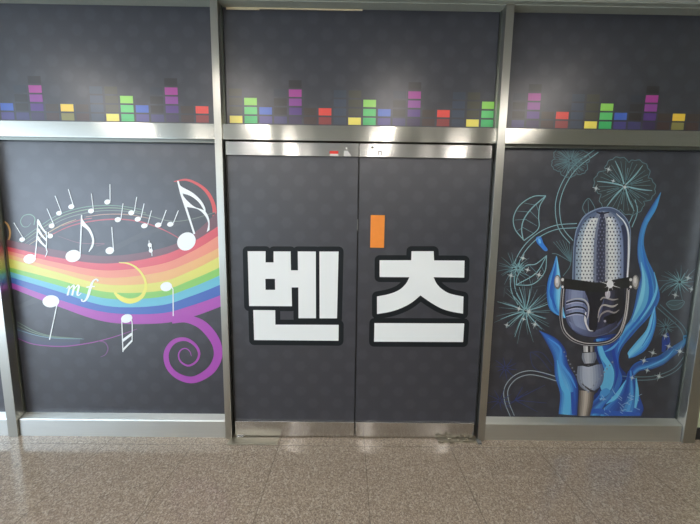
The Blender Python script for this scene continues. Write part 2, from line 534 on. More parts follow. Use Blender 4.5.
def eighth(i):
    i.poly(cat([(81.6, 214.6), (83.6, 220.5), (90.6, 229), (94.3, 238.5), (93.6, 246), (89.6, 252)], 5) + cat([(88.8, 251.6), (92, 244), (92, 238), (88.2, 230.6), (82, 225.4)], 5), W, .4)


note((73.4, 256, 7.7, 6, -14), [(82, 214.8), (80.4, 254)], eighth, label='white single flag note in the middle left', sw=1.3)


def triple(i):
    for a, c in (((38.4, 221), (46.6, 233.4)), ((38.0, 229), (46.8, 240.4)), ((37.6, 236.8), (46.4, 247))):
        i.rib([a, ((a[0] + c[0]) / 2 - .3, (a[1] + c[1]) / 2 + .6), c], [3, 2.2, 1.6], W, .4)
    i.rib([(46.5, 231), (46.9, 241), (46.6, 248), (47.4, 252), (45.5, 257)], [.9, 1, 1, 1, .6], W, .6)


note((30, 258.8, 6.2, 4.7, -12), [(38.4, 219.2), (37.2, 240), (35.5, 257)], triple, label='white triple flag note at lower left', sw=1.2)
for hd, st in (((22.5, 239.5, 2.8, 2.3), [(14.2, 222.7), (23.6, 238)]), ((52, 225.8, 2.9, 2.4), [(47.3, 208.6), (54, 224.5)]), ((50.5, 236, 2.8, 2.4), [(48.4, 232), (49.5, 235)]),
               ((59.3, 213.2, 2.8, 2.3), [(55.4, 195.8), (61.6, 212)]), ((71.6, 206.7, 3, 2.4), [(68.6, 189.2), (73.5, 205.5)]), ((91.3, 211, 3, 2.4), [(91.6, 193.4), (93.6, 209.8)]),
               ((107.6, 202, 3.1, 2.5), [(110.2, 184.2), (110.4, 201)]), ((118, 219.7, 3.1, 2.5), [(123.3, 203.4), (121.2, 218.6)]), ((131.5, 212.8, 3, 2.5), [(136.9, 197), (134.6, 211.6)]),
               ((138, 219.2, 3.1, 2.4), [(144.3, 203.6), (141.2, 218)]), ((144.6, 225.8, 3.3, 2.4), [(151.7, 210.6), (147.9, 224.5)]), ((158.4, 225, 3.3, 2.4), [(166.5, 210), (161.4, 223.8)]),
               ((170.5, 224.3, 3.2, 2.4), [(178.6, 210.4), (173.6, 223)])):
    note((*hd, -12), st, sw=.8)
note((110, 250.6, 4.3, 3.5, -14), [(112, 227), (113.7, 250)], label='white quarter note right of the single flag note', sw=.9)


def natural(i):
    i.ell(151, 250.6, 1.9, 2.1, W, l=.2); i.rib([(149.2, 240.5), (149.8, 250)], .7, W, .2); i.rib([(151.6, 246), (152.2, 256)], .7, W, .2)


note((150, 245, 2, 2.2, 0), None, natural, label='tiny white accidental sign')
note((51.2, 301.2, 8.4, 6.1, -4), [(57.6, 303), (53.6, 322), (49.8, 339.6)], label='white note with stem down at lower left', sw=1.1)


def beamed(i):
    i.rib([(131.4, 319.5), (132.4, 324), (132.3, 340.5)], 1, W, .2)
    i.rib([(122.8, 340.6), (132.3, 333.6)], 2.6, W, .3, n=2); i.rib([(123, 350), (132.3, 340.4)], 1.9, W, .3, n=2)


note((126.9, 318.4, 5.8, 4.3, -18), [(122, 320), (122.6, 336), (123.2, 351.8)], beamed, label='white beamed note hanging under the rainbow', sw=1)
note((166.4, 286.6, 5.9, 4.6, -10), [(171.6, 286.6), (173.2, 289), (173.4, 316)], label='white note on the right half of the rainbow', sw=1)
# dynamics letters mf
ink = Ink(YP, 6)
ink.rib([(67, 288.6), (69.3, 286), (69.6, 288), (67.8, 295.4)], [.7, 1.1, 1.8, 1.8], W)
ink.rib([(69.4, 289.8), (73, 285.6), (74.3, 286.6), (72.4, 295.4)], [.7, 1.2, 2, 1.9], W, .2)
ink.rib([(74, 289.6), (77.8, 285.4), (79.2, 286.8), (77.6, 293.4), (78.6, 295.4), (81.6, 293)], [.7, 1.2, 2, 2, 1.2, .7], W, .4)
ink.rib([(98.6, 281), (96.4, 279.2), (93.2, 281.4), (90.6, 288), (88.2, 296), (85.4, 300.6), (82.4, 301), (82, 299)], [2.2, 1.3, 1.7, 2.7, 2.6, 1.7, 1.3, 2], W, .6)
ink.rib([(86.6, 287.2), (90.6, 286.6), (95.2, 286.4)], [.9, 1.2, .9], W, .8)
ink.build('lettering_print', rain, 'white italic letters mf')

# ---------- microphone panel
TEAL, TEAL2, TEAL3 = (122, 168, 174), (84, 118, 126), (60, 78, 84)
DB, MB, LB, XB = (22, 52, 128), (34, 96, 186), (82, 168, 220), (130, 206, 232)


def double(i, pts, w=4.2, c=TEAL, lw=.8, l=0):
    q = cat([(*p,) for p in pts], 6); k = len(q); A, B = [], []
    for j, (x, y) in enumerate(q):
        a, c_ = q[max(0, j - 1)], q[min(k - 1, j + 1)]; dx, dy = c_[0] - a[0], c_[1] - a[1]; L = math.hypot(dx, dy) or 1
        A.append((x - dy / L * w / 2, y + dx / L * w / 2)); B.append((x + dy / L * w / 2, y - dx / L * w / 2))
    i.rib(A, lw, c, l, smooth=False); i.rib(B, lw, c, l, smooth=False)


def burst(i, cx, cy, R, n, c, rot=0, sq=.85, w=.8, jit=.25, l=0):
    for j in range(n):
        t = rot + 2 * math.pi * j / n + random.uniform(-.12, .12)
        R2 = R * (1 - jit + jit * random.random() * 2)
        i.rib([(cx + 1.5 * math.cos(t), cy + 1.5 * math.sin(t)), (cx + R2 * .5 * math.cos(t + .05), cy + R2 * .5 * sq * math.sin(t + .05)), (cx + R2 * math.cos(t), cy + R2 * sq * math.sin(t))],
              [w, w * .8, w * .35], c, l, n=3)


def flower(i, cx, cy, R, n, rot, c, c2, fill, sq=1.0, vein=5):
    out = []
    M = n * 16
    for j in range(M):
        t = 2 * math.pi * j / M
        r = R * (.8 + .2 * abs(math.sin(n * t / 2)) ** .6) * (1 + .025 * math.sin(n * 4 * t))
        out.append((cx + r * math.cos(t + rot), cy + r * sq * math.sin(t + rot)))
    if fill: i.poly(out, fill, 0)
    i.rib(out, .75, c2, .3, smooth=False, closed=True)
    for k_ in range(n):
        tc = rot + 2 * math.pi * (k_ + .5) / n
        i.rib([(cx + R * .06 * math.cos(tc), cy + R * .06 * math.sin(tc)), (cx + R * .5 * math.cos(tc + .06), cy + R * .5 * sq * math.sin(tc + .06)), (cx + R * .9 * math.cos(tc), cy + R * .9 * sq * math.sin(tc))], [1.5, 1.1, .5], c, .6, n=4)
        for v in range(vein):
            tv = tc + (v - (vein - 1) / 2) * (2 * math.pi / n / vein) * .95
            i.rib([(cx + R * .2 * math.cos(tv), cy + R * .2 * math.sin(tv)), (cx + R * .84 * math.cos(tv), cy + R * .84 * sq * math.sin(tv))], [.6, .4], c2, .5, n=2)
        tb = rot + 2 * math.pi * k_ / n
        i.rib([(cx + R * .1 * math.cos(tb), cy + R * .1 * math.sin(tb)), (cx + R * .62 * math.cos(tb), cy + R * .62 * sq * math.sin(tb))], [.6, .8], c2, .5, n=2)


def spark(i, x, y, r=4.5, c=(184, 194, 194), l=3):
    r *= .82
    i.ell(x, y, 1.25 * r / 4.5, 1.25 * r / 4.5, c, l=l, n=10)
    for t in (.3, 1.87, 3.44, 5.01):
        i.rib([(x, y), (x + r * math.cos(t), y + r * math.sin(t))], [.9, .15], c, l, n=2)
    for t in (1.08, 2.65, 4.22, 5.8):
        i.rib([(x, y), (x + r * .55 * math.cos(t), y + r * .55 * math.sin(t))], [.7, .15], c, l, n=2)


def part(fn, name, label=None, layer=1, root=None):
    i = Ink(YP, layer); fn(i); return i.build(name, root or micp, label)


def f_(i):
    flower(i, 624.6, 186, 31, 6, -.35, TEAL, TEAL2, (50, 58, 62), .96)
    for x, y, r in ((608.3, 169.4, 4.5), (595.8, 188.4, 5), (613, 181, 3), (624.6, 187, 5)): spark(i, x, y, r)


part(f_, 'flower_print', 'large teal line flower at top right of microphone')
part(lambda i: flower(i, 570.6, 161, 19.5, 6, .2, TEAL2, TEAL2, None, .85, 6), 'flower_print', 'teal line flower at the panel top edge')


def f_(i):
    burst(i, 525.6, 311, 29, 30, TEAL2, .1, .95, .9); burst(i, 525.6, 311, 24, 12, TEAL, .3, .95, 1.1)
    for x, y, r in ((528.8, 311.5, 7), (518.8, 308.6, 4.5), (534.6, 324.4, 5.5), (506.7, 325, 4), (523.5, 319, 3)): spark(i, x, y, r)


part(f_, 'flower_print', 'teal starburst flower at left of the yoke')


def f_(i):
    burst(i, 513.6, 268.5, 17, 20, TEAL2, .2, .9, .9); burst(i, 518, 268, 9, 12, TEAL, .1, .8, 1)
    for x, y, r in ((522.8, 258, 5), (510.8, 275.6, 5), (527.4, 269.8, 4), (538.8, 274.8, 6)): spark(i, x, y, r)


part(f_, 'flower_print', 'teal burst flower by the left post')


def f_(i):
    burst(i, 679.6, 282, 17, 22, TEAL2, 0, .9, .9); burst(i, 679.6, 282, 10, 10, TEAL, .2, .9, .9)
    for x, y, r in ((687.8, 277.8, 5), (691.3, 289.2, 4.5)): spark(i, x, y, r)


part(f_, 'flower_print', 'teal burst flower near the right post')


def f_(i):
    i.ell(674.6, 304.6, 8.5, 5, TEAL3, 4); i.rib([(666.6, 303), (672, 300.5), (684, 301.2), (680, 308), (672, 309.6), (667, 305)], .7, TEAL2, .4, closed=True)
    i.rib([(668, 304), (675, 305.5), (683, 302)], .6, TEAL2, .4)


part(f_, 'leaf_print', 'small teal leaf below the right burst flower')
part(lambda i: burst(i, 665.8, 327, 10, 16, TEAL2, 0, 1, .8), 'flower_print', 'small teal flower right of the stand')
for x, y, r in ((674.5, 295, 5), (664.5, 335.6, 5), (668, 346, 5), (679, 351, 6.5), (652, 352.4, 5.5), (643.2, 360.2, 5.5), (658, 376, 6), (631.5, 377.4, 4), (646.4, 370, 4)):
    part(lambda i: spark(i, x, y, r, l=14), 'sparkle_print')


NAVY = (40, 56, 112)
part(lambda i: burst(i, 505.4, 368, 12, 10, NAVY, .2, .9, .9), 'flower_print', 'faint navy burst by the left post')


def f_(i):
    burst(i, 499.8, 400.6, 14, 9, NAVY, .1, .8, .9)
    for q in ((522.6, 387), (546.6, 403), (545, 385), (528, 391), (538, 412), (505, 408)): i.rib([(515, 400), q], [.9, .4], NAVY, n=2)


part(f_, 'flower_print', 'faint navy burst at lower left corner')


def f_(i):
    c = (42, 54, 98)
    i.rib([(530, 352), (533, 366), (544, 374), (552, 375)], .8, c); i.rib([(531, 352), (540, 358), (551, 372)], .8, c); i.rib([(530, 352), (542, 353), (553, 366)], .8, c)


part(f_, 'leaf_print', 'faint navy leaf left of the blue flame')


for pts, w_, c_, lb in (([(597, 150.5), (576, 166.5), (563.8, 184), (557.6, 203.5), (558.8, 222), (563, 232), (571.5, 242)], 4.2, TEAL, 'long teal vine from the panel top to the grille'),
                        ([(577, 225.6), (556, 227.4), (538, 235.5), (523.5, 250), (514.4, 268.5), (512.4, 283), (514.6, 294), (520, 304)], 4.2, TEAL, 'teal vine arching left of the grille'),
                        ([(633, 200), (635.3, 212), (630, 226.5)], 4, TEAL, 'short teal stem below the large flower'),
                        ([(660.6, 291.5), (666, 285.5), (673, 283.5)], 3.2, TEAL2, None), ([(658.5, 306), (669.7, 316), (680, 325.5), (684.6, 333), (686, 342)], 4, TEAL2, None),
                        ([(512.5, 416.5), (507, 402.5), (506.2, 389), (514.5, 377.8), (527.8, 372.8), (541.5, 374.4), (557, 379)], 4, (150, 166, 172), 'pale double line loop at lower left'),
                        ([(584, 382), (606, 376.6), (632, 378.4), (655, 377.4), (675, 369.5), (688, 353.5)], 3.2, (100, 130, 136), None)):
    part(lambda i: double(i, pts, w_, c_), 'vine_print', lb)


def f_(i):
    i.rib([(545.8, 195.8), (533, 196.6), (520, 205), (513.6, 217), (515, 229), (524, 240.5)], .9, TEAL); i.rib([(545.8, 195.8), (539.8, 206), (538.6, 217), (538, 229), (524, 240.5)], .9, TEAL)
    i.rib([(545.8, 195.8), (532, 208), (524, 219), (521.6, 229), (523, 239)], 1.1, TEAL, .3)
    for a, c in (((536, 204), (538.6, 212)), ((530, 211), (538, 219)), ((525, 219), (537, 226)), ((522, 227), (533, 233)), ((535, 205), (524, 203)), ((529, 212), (516.5, 211)), ((525, 219.5), (514.5, 220)), ((522, 228), (517, 231))):
        i.rib([a, c], [.8, .5], TEAL2, n=2)


part(f_, 'leaf_print', 'teal line leaf at upper left of microphone')


def f_(i):
    i.rib([(546.6, 255.6), (535.6, 264), (526, 265.6), (518, 275), (516, 285)], .9, TEAL); i.rib([(546.6, 255.6), (544.6, 272), (533, 284), (516, 285)], .9, TEAL)
    i.rib([(546.6, 255.6), (536, 273), (516, 285)], .9, TEAL, .3)
    for a, c in (((541, 265), (544, 272)), ((535, 273.6), (539, 280)), ((529, 278), (531, 284)), ((536, 272), (530, 266)), ((530, 277), (522, 271))): i.rib([a, c], .6, TEAL2, n=2)


part(f_, 'leaf_print', 'teal line leaf under the left burst flower')


part(lambda i: (i.rib([(586, 215), (582.6, 207), (588.3, 198.5), (594, 206), (595, 210)], .8, TEAL2), i.rib([(588, 200), (588.5, 213)], .6, TEAL2)), 'leaf_print', 'small teal leaf behind the grille top')


def f_(i):
    for j in range(7):
        i.rib([(571, 262), (553 + j * 3.2, 238 + abs(3 - j) * 1.2 + j * .6), ], [.8, .4], TEAL2, n=2)
    i.rib([(571, 262), (558, 254.6), (552, 253.5)], .7, TEAL2); i.rib([(571, 262), (569, 268), (563, 276)], .7, TEAL2)


part(f_, 'flower_print', 'small teal fan of petals left of the grille')


def f_(i):
    for j in range(6): i.rib([(505 + j * 5.5, 287.5 + (j % 2)), (504 + j * 6, 296 - (j % 3))], .5, TEAL3, n=2)
    i.rib([(503.5, 297), (506, 286.5), (520, 290), (544, 285.5), (545, 291)], .5, TEAL3)


part(f_, 'leaf_print', 'faint fringe above the starburst flower')


def f_(i):
    i.poly([(536, 238), (538.6, 236.3), (541, 237), (543.6, 243.6), (547.4, 249), (547, 250.8), (544.4, 250.8), (540.4, 246.6), (536.8, 242.5)], (40, 118, 206), smooth=True)
    i.poly([(538, 239), (540, 239), (541, 243), (539, 243)], (96, 176, 226), .4, smooth=True)


part(f_, 'flame_print', 'small blue drop of flame')

GF = grad(DB, MB, LB, XB, LB, MB, DB, k=12)


def f_(i):      # the tall right flame, tip to root
    i.loft([(660.6, 192), (651.6, 206), (642.4, 222.5), (638, 240), (637.6, 258), (640.8, 275), (637.6, 289), (631, 317.8), (618.5, 333.5), (612, 352), (604, 372)],
           [(661, 192.4), (656, 209), (647, 225), (643.6, 242), (647, 258), (654.6, 275), (659.6, 297), (651, 314), (634, 333), (620, 352), (617, 380)],
           grad((28, 66, 140), (60, 140, 200), (64, 150, 205), k=12), n=50, cols2=grad(MB, XB, LB, MB, LB, DB, MB, k=12))
    i.rib([(642, 245), (645, 262), (650, 280), (650, 298), (640, 316), (630, 330)], [.5, 2, 3, 4, 3.4, 1], (34, 104, 190), .5)
    i.rib([(641, 262), (645, 282), (643, 302), (634, 322)], [.5, 6, 8, 1.2], (88, 168, 210), .55); i.rib([(641, 262), (643.6, 282), (640, 302), (632, 320)], [.5, 3, 4, .8], (120, 196, 220), .6)
    i.rib([(654, 272), (656.6, 288), (651, 304), (640, 320)], [.5, 2, 2.4, .6], (108, 190, 224), .6)
    i.loft([(654.6, 306), (650, 318), (646, 330), (636, 342), (628, 352), (628.4, 356)], [(655, 306.2), (656, 322), (652, 338), (645, 350), (636, 356), (628.6, 358.6)], grad(LB, XB, LB, MB, k=6), .4)
    i.rib([(654, 312), (650.5, 330), (642, 346)], [.4, 1.6, .5], (44, 116, 196), .7)


part(f_, 'flame_print', 'tall blue flame right of the microphone', 2)


def f_(i):      # left flame
    i.loft([(556, 256), (552.4, 268), (548, 280), (546.8, 296), (550.4, 310), (563, 318)], [(556.8, 256), (559.6, 272), (561.6, 288), (562, 300), (563.6, 310), (565.6, 318)],
           grad(MB, LB, MB, LB, XB, LB, k=10), n=30)
    i.rib([(556, 262), (552.6, 280), (551, 294), (556, 308)], [.5, 2.4, 3, .8], (32, 92, 184), .5)
    i.loft([(538.6, 330), (546, 342), (553.5, 358), (555, 376), (560, 394), (558.6, 414)], [(539.6, 330.6), (555.5, 338), (565.4, 350), (568, 364), (577.6, 384), (577, 415.4)],
           grad(DB, MB, MB, DB, k=10), n=36, cols2=grad(MB, LB, XB, LB, MB, DB, k=10))
    i.rib([(548, 338), (560, 348), (560.6, 362), (570, 376), (576, 388)], [.5, 2, 2.4, 2.4, .6], (72, 148, 216), .5)
    i.rib([(557, 360), (562, 384), (568, 396), (567, 414)], [.6, 4, 6, 6], (86, 176, 222), .6)
    i.rib([(572, 392), (573.6, 414)], [3, 4], (28, 76, 170), .6)


part(f_, 'flame_print', 'blue flames left of the microphone', 2)


def f_(i):      # flames behind the stand
    i.poly([(596, 338), (626, 334), (619, 350), (620, 366), (627, 376), (626, 392), (610, 406), (596, 409), (584, 413), (592, 398), (602, 384), (600, 366), (594, 352)], (20, 52, 120), -1, True)
    i.poly([(606, 366), (613, 372), (612, 384), (604, 392), (600, 384)], (92, 176, 216), .8, True); i.poly([(600, 392), (606, 388), (610, 392), (602, 398)], (70, 146, 206), .8, True)
    i.rib([(604, 352), (612, 348), (619, 341)], [.6, 2.4, .8], (78, 156, 212), .8)
    i.loft([(596, 339), (598, 352), (603, 366), (606, 380), (598, 396), (584, 410), (580, 415.6)], [(620, 336), (617.6, 352), (618.6, 366), (622, 380), (614, 396), (604, 405), (600, 415.6)],
           grad(LB, MB, DB, MB, k=10), n=40, cols2=grad(MB, DB, LB, MB, k=10))
    i.rib([(599, 342), (603, 356), (611, 370), (609, 386), (600, 400)], [3, 5, 5, 6, 1], (96, 184, 222), .5)
    i.rib([(611, 340), (614, 356), (617, 372), (614, 388)], [2, 3.4, 3, .6], (24, 62, 156), .6)
    i.loft([(628, 371), (624.6, 384), (618, 396), (604, 408), (600, 415.8)], [(632.6, 370), (636, 384), (640, 398), (643.4, 408), (641, 415.8)], grad(MB, DB, MB, LB, DB, MB, k=12), n=30,
           cols2=grad(LB, MB, DB, LB, MB, DB, k=12))
    i.rib([(636, 378), (637, 394), (635, 408)], [1, 3.6, 2], (98, 184, 224), .5); i.rib([(626, 380), (616, 396), (606, 404)], [.6, 4, .6], (100, 188, 226), .5)
    i.rib([(580, 414), (596, 411), (612, 413), (640, 414)], [2, 5, 5, 3], (28, 84, 178), .5)
    for j in range(26):
        x, y = random.uniform(602, 640), random.uniform(394, 413)
        i.rib([(x, y), (x + random.uniform(-7, 7), y + random.uniform(-6, 3))], [.7, .3], (150, 182, 212), .8, n=2)


part(f_, 'flame_print', 'blue flames behind the microphone stand', 2)


def f_(i):      # trailing flame right
    i.loft([(627, 374), (634, 364), (646, 358.6), (658, 356), (668, 349), (678, 343), (686.6, 337)], [(632, 378), (640, 371), (652, 369), (664, 364), (673, 356.6), (681, 350), (688.6, 340)],
           grad(MB, DB, MB, LB, DB, k=8), n=36, cols2=grad((40, 90, 140), (60, 130, 170), (30, 70, 130), k=8))
    i.rib([(663, 352), (664.4, 345), (664.2, 338), (667.4, 333.6), (668.4, 340), (669, 350)], [3, 5, 4, 1.5, 3, 3], (28, 60, 138), .4)
    i.rib([(684, 341), (683.6, 336.6), (687, 336), (688, 340)], [1, 1.4, 1.6, 1.4], (58, 128, 168), .5); i.rib([(685, 354), (688, 355.5), (692, 355)], [.5, 1.6, .6], (58, 128, 168), .5)
    i.rib([(640, 369), (654, 364), (666, 357.6), (674, 349)], [.5, 1.4, 1.4, .4], (90, 164, 214), .6)


part(f_, 'flame_print', 'trailing dark blue flame toward the right post', 2)

mic = bpy.data.objects.new('microphone_print', None); COL.objects.link(mic); mic.parent = micp; mic.location = (0, 0, 0)
mic['label'] = 'printed chrome vintage microphone with perforated grille'
# grille
GL = [(572.4, 283), (572.8, 268), (573.4, 250), (575, 236), (577.6, 227), (584.6, 216)]
DOME = [(572.4, 283), (572.8, 268), (573.4, 250), (575, 236), (577.6, 227), (584.6, 216), (596.6, 209.2), (608.7, 207.4), (619, 211.5), (627, 220.5), (630, 231), (629.6, 250), (628, 268), (626.8, 280)]


def f_(i):
    i.poly(cat(DOME, 6), (70, 86, 118), 0)
    i.rib(DOME, [1, 1, 1, 1, 1.2, 1.4, 1.2, 1, .8, .8, .8, .8, .8, .8], (122, 142, 168), .4)
    i.poly(cat([(583, 221), (592, 213.5), (604, 210.6), (615, 214), (622, 222), (624, 232), (616, 228), (600, 226), (588, 228), (580, 232)], 5, True), (92, 110, 140), .3)
    # perforated sheet, tone bands left to right
    Lp = [(575, 283), (575.2, 262), (576, 246), (578.4, 234), (582.5, 225), (588, 218.6)]
    Rp = [(622.6, 283), (623, 262), (622.6, 246), (621.6, 234), (619.4, 224), (615, 216.6)]
    w_ = (212, 216, 214); n_ = (50, 56, 86)
    i.loft(Lp, Rp, [(142, 162, 180), (166, 182, 194), w_, w_, w_, (196, 202, 206), (116, 126, 148), n_, (38, 42, 66), (52, 57, 82), (172, 178, 184), w_, w_, (196, 204, 210), (158, 170, 190), (120, 136, 168)], .6, n=30)
    i.loft([(588, 218.6), (594, 213.6), (600, 211.6)], [(615, 216.6), (610, 212.8), (603, 211.4)], [(96, 112, 142), (120, 132, 154), (48, 54, 82), (150, 156, 170), (120, 134, 158)], .6, n=8)
    i.loft([(623.2, 283), (623.8, 262), (623.6, 246), (622.8, 236), (620.6, 226)], [(626.4, 283), (627.2, 262), (627.4, 246), (626.8, 234), (623.6, 224)], [(42, 50, 82)], .7, n=14)
    i.rib([(626.6, 283), (628, 262), (628.4, 246), (627.8, 232), (624, 222), (616, 213.6)], [1.6, 1.8, 1.8, 1.6, 1.2, .5], (214, 220, 222), .9)
    i.rib([(596, 212), (601, 213.4), (609, 212.2)], [1.2, 2, 1.2], (34, 38, 62), .9)
    # punched holes
    px, py = 3.35, 3.55
    for r in range(19):
        y = 281.5 - r * py
        for c in range(14):
            x = 576.6 + c * px + (px / 2 if r % 2 else 0)
            e = 575.5 + max(0, 232 - y) * .78; e2 = 622.5 - max(0, 228 - y) * .6
            if x < e + 1 or x > e2 - 1: continue
            dark = 594.5 < x < 605.5
            i.ell(x, y, .82, .98, (112, 116, 138) if dark else (52, 56, 74), l=1.2, n=6)


part(f_, 'grille', layer=6, root=mic)


def f_(i):      # lower body
    body = [(565.6, 287), (564.6, 300), (565, 314), (568.3, 325), (577.8, 333.6), (591.5, 336.8), (605, 334.4), (617, 327), (623, 316), (624.6, 300), (624.4, 287)]
    i.poly(cat(body, 6), (78, 86, 120), 0)
    i.loft([(566, 287), (565.2, 305), (568.5, 322), (578, 332)], [(588, 287), (588, 305), (589, 322), (590, 335)], grad((88, 98, 130), (136, 148, 180), (124, 136, 170), (78, 86, 120), k=8), .3, n=20)
    i.loft([(605, 287), (603, 305), (598, 322), (594, 335)], [(624.2, 287), (624.4, 304), (621.6, 318), (608, 332.6)], grad((38, 40, 66), (56, 58, 82), (18, 18, 28), (24, 24, 36), k=8), .3, n=20)
    i.poly(cat([(585, 288), (606, 288), (603, 300), (598.6, 312), (597, 326), (594, 332), (589, 329), (588.6, 316), (588, 300)], 4, True), (18, 18, 32), .6)
    i.loft([(568.6, 321), (580, 328), (592, 330.6), (606, 326), (616, 318)], [(572, 329), (582, 334), (592, 336), (606, 333), (617, 325.6)], grad((124, 136, 172), (104, 116, 154), k=4), .5, n=20,
           cols2=grad((50, 54, 82), (40, 42, 62), k=4))
    i.rib([(566, 301.5), (575, 298.6), (583.6, 299.6), (588, 305.4), (588, 314), (586, 322), (588, 330)], [.8, 1, 1.4, 1.6, 1.2, .8, .6], (172, 174, 176), .9)
    i.rib([(585.6, 312), (584.8, 320), (588.4, 329.4), (593, 331)], [1, 1.8, 1.4, .6], (206, 206, 206), 1)
    for y0 in (302.6, 308.6, 314.6):
        i.rib([(565.6, y0 + .6), (575, y0 - 1.8), (583, y0 - .8), (586.6, y0 + 3)], [1.2, 1.6, 1.4, .6], (28, 28, 40), 1.1)
        i.rib([(566, y0 + 2), (575, y0 - .2), (583, y0 + .8)], [.6, 1, .4], (168, 174, 196), 1)
    i.rib([(600, 300), (603.6, 297.4), (612, 299.6), (618, 298.8)], [1, 1.6, 1.6, .6], (150, 146, 142), 1)
    i.rib([(597.6, 318), (599, 310), (603, 305), (612, 306.4), (617.6, 304)], [.7, 1.2, 1.6, 2, .8], (168, 164, 156), 1)
    i.rib([(598, 322), (600.6, 314.6), (607, 311), (614, 312.6), (619, 309.6)], [.7, 1.4, 1.8, 1.6, .6], (140, 136, 132), 1)
    i.poly(cat([(603, 318), (610, 314.6), (619, 313), (617, 320), (609, 324)], 4, True), (16, 16, 26), .8)
    i.ell(604.6, 321, 1.3, 1.3, (150, 150, 160), l=1.1, n=10)
    i.ell(607.4, 293.6, 2.6, 5, (186, 182, 190), l=1)


part(f_, 'lower_body', layer=6, root=mic)


def f_(i):      # belt and knobs
    i.poly(cat([(563, 278.4), (580, 280.2), (596, 282.4), (604, 281.4), (616, 279), (629.6, 276.8)], 4) + cat([(629.4, 287), (616, 289.4), (604, 292), (596.6, 292.3), (580, 290.6), (563, 288.6)], 4), (16, 18, 20), 0)
    for sx, kx in ((557.2, 1), (635.2, -1)):
        i.ell(sx, 282, 3.6, 7.2, (120, 118, 114), l=.3); i.ell(sx - .4, 281.4, 2.4, 5.6, (186, 182, 178), l=.5); i.ell(sx - .6, 280.4, 1.2, 3, (214, 210, 206), l=.7)
        nx = sx + kx * 5
        i.poly([(nx - 1.5, 277.4), (nx + 1.5, 277.4), (nx + 1.5, 288.4), (nx - 1.5, 288.4)], (52, 52, 52), .3)
        i.ell(nx, 279.6, 1.4, 1.6, (206, 206, 202), l=.6); i.ell(nx, 286.8, 1.2, 1.3, (214, 214, 210), l=.6)


part(f_, 'belt', 'black belt with round chrome side knobs', layer=9, root=mic)


def f_(i):
    Y_ = [(562.2, 289), (560.9, 305), (560.6, 320), (563.6, 331), (571.6, 339), (582, 343), (591, 343.8), (602, 343.2), (611, 340.6), (619, 333.6), (623.8, 322), (626.4, 308), (628, 289)]
    i.rib(Y_, [3.4, 3.4, 3.6, 4.2, 4.6, 4.6, 4.6, 4.6, 4.6, 4.4, 4.6, 4.8, 4.6], (38, 38, 46), 0)
    o = cat(Y_, 6)
    i.rib([(x + (593 - x) * .035, y - .6) for x, y in o], [.9, .9, .9, 1, 1.2, 1, .8, .8, 1, 1.2, 1.2, 1, 1], (176, 172, 170), .4, smooth=False)
    i.rib([(x - (593 - x) * .032, y + 1.5 * max(0, (y - 325) / 19)) for x, y in o], [.7, .7, .6, .7, .9, .8, .8, .7, .8, .8, .7, .7, .7], (150, 148, 150), .4, smooth=False)
    i.rib([(620.4, 332), (624.6, 320), (627, 306), (628.2, 290)], [.4, .8, .9, .8], (206, 200, 194), .6)


part(f_, 'yoke', 'chrome U shaped yoke', layer=10, root=mic)


def f_(i):      # stand
    i.loft([(583, 345), (583.4, 352)], [(594.6, 345), (594.4, 352)], [(170, 172, 174), (206, 206, 204), (40, 40, 44), (150, 150, 152), (60, 62, 66)], 0, n=2, smooth=False)
    i.loft([(582, 353), (581.6, 358), (584, 363.6)], [(595.6, 352), (596.4, 357), (594, 363)], grad((110, 116, 130), (186, 190, 196), (150, 156, 166), (84, 92, 110), k=6), .2, n=8)
    i.rib([(580, 364), (588, 366), (596, 363.6)], [2, 1.4, 2], (34, 36, 44), .5)
    i.loft([(577.4, 366), (576.8, 378), (580, 386), (586, 391)], [(602, 364), (603.6, 376), (601, 385), (594, 391)], grad((104, 114, 132), (166, 176, 192), (176, 184, 196), (130, 142, 164), (78, 92, 126), k=10), .2, n=14)
    i.rib([(582, 384), (590, 390), (597, 392)], [1, 2, 1.4], (54, 54, 60), .5)
    i.loft([(579, 390), (578.6, 402), (578, 415.8)], [(594, 392), (592.6, 404), (589.6, 415.8)], grad((84, 76, 70), (150, 142, 132), (196, 186, 172), (110, 100, 92), (66, 58, 54), k=8), .2, n=8)
    for j in range(12):
        t = j / 11; i.ell(564 + 22 * t, 352 + 36 * t + 3 * math.sin(t * 3), .9, .9, (120, 126, 140), l=.7, n=6)
    for j in range(10):
        t = j / 9; i.ell(588 + 24 * t, 392 - 30 * t, .9, .9, (130, 136, 150), l=.7, n=6)


part(f_, 'stand', layer=6, root=mic)
part(lambda i: (spark(i, 609.4, 284.6, 13, (236, 238, 238), 0), i.ell(609.4, 284, 3.4, 4, (226, 228, 228), l=.3)), 'sparkle', layer=14, root=mic)

# ================================================================== the double door
YD0, YD = .02, .034                         # rail face, film face
XG = .0225
G = 5.0
leafs = []
for nm, a, c, lb in (('door_1', -.846, XG - .0025, 'left leaf of the dark double door with steel rails'), ('door_2', XG + .0025, .889, 'right leaf of the dark double door with steel rails')):
    d = empty(nm, ((a + c) / 2, YD0, .008), lb, 'door', None, 'structure')
    mesh_obj('glass_leaf', [(a - (.008 if nm == 'door_1' else 0), c + (.016 if nm == 'door_2' else 0), YD + .0006, YD + .012, .10, 1.99)], DARK, d)
    fa, fc = (a + .004, c - .002) if nm == 'door_1' else (a + .002, c + .008)
    mesh_obj('film_sheet', [(fa, fc, YD, YD + .0006, .115, 1.982)], FILM, d)
    mesh_obj('top_rail', [(a, c, YD0, YD + .03, 1.978, 2.062, .0015)], STEEL2, d)
    mesh_obj('bottom_rail', [(a + .002, c, YD0, YD + .03, .009, .121, .003)], STEEL2, d)
    leafs.append(d)
dl, dr = leafs
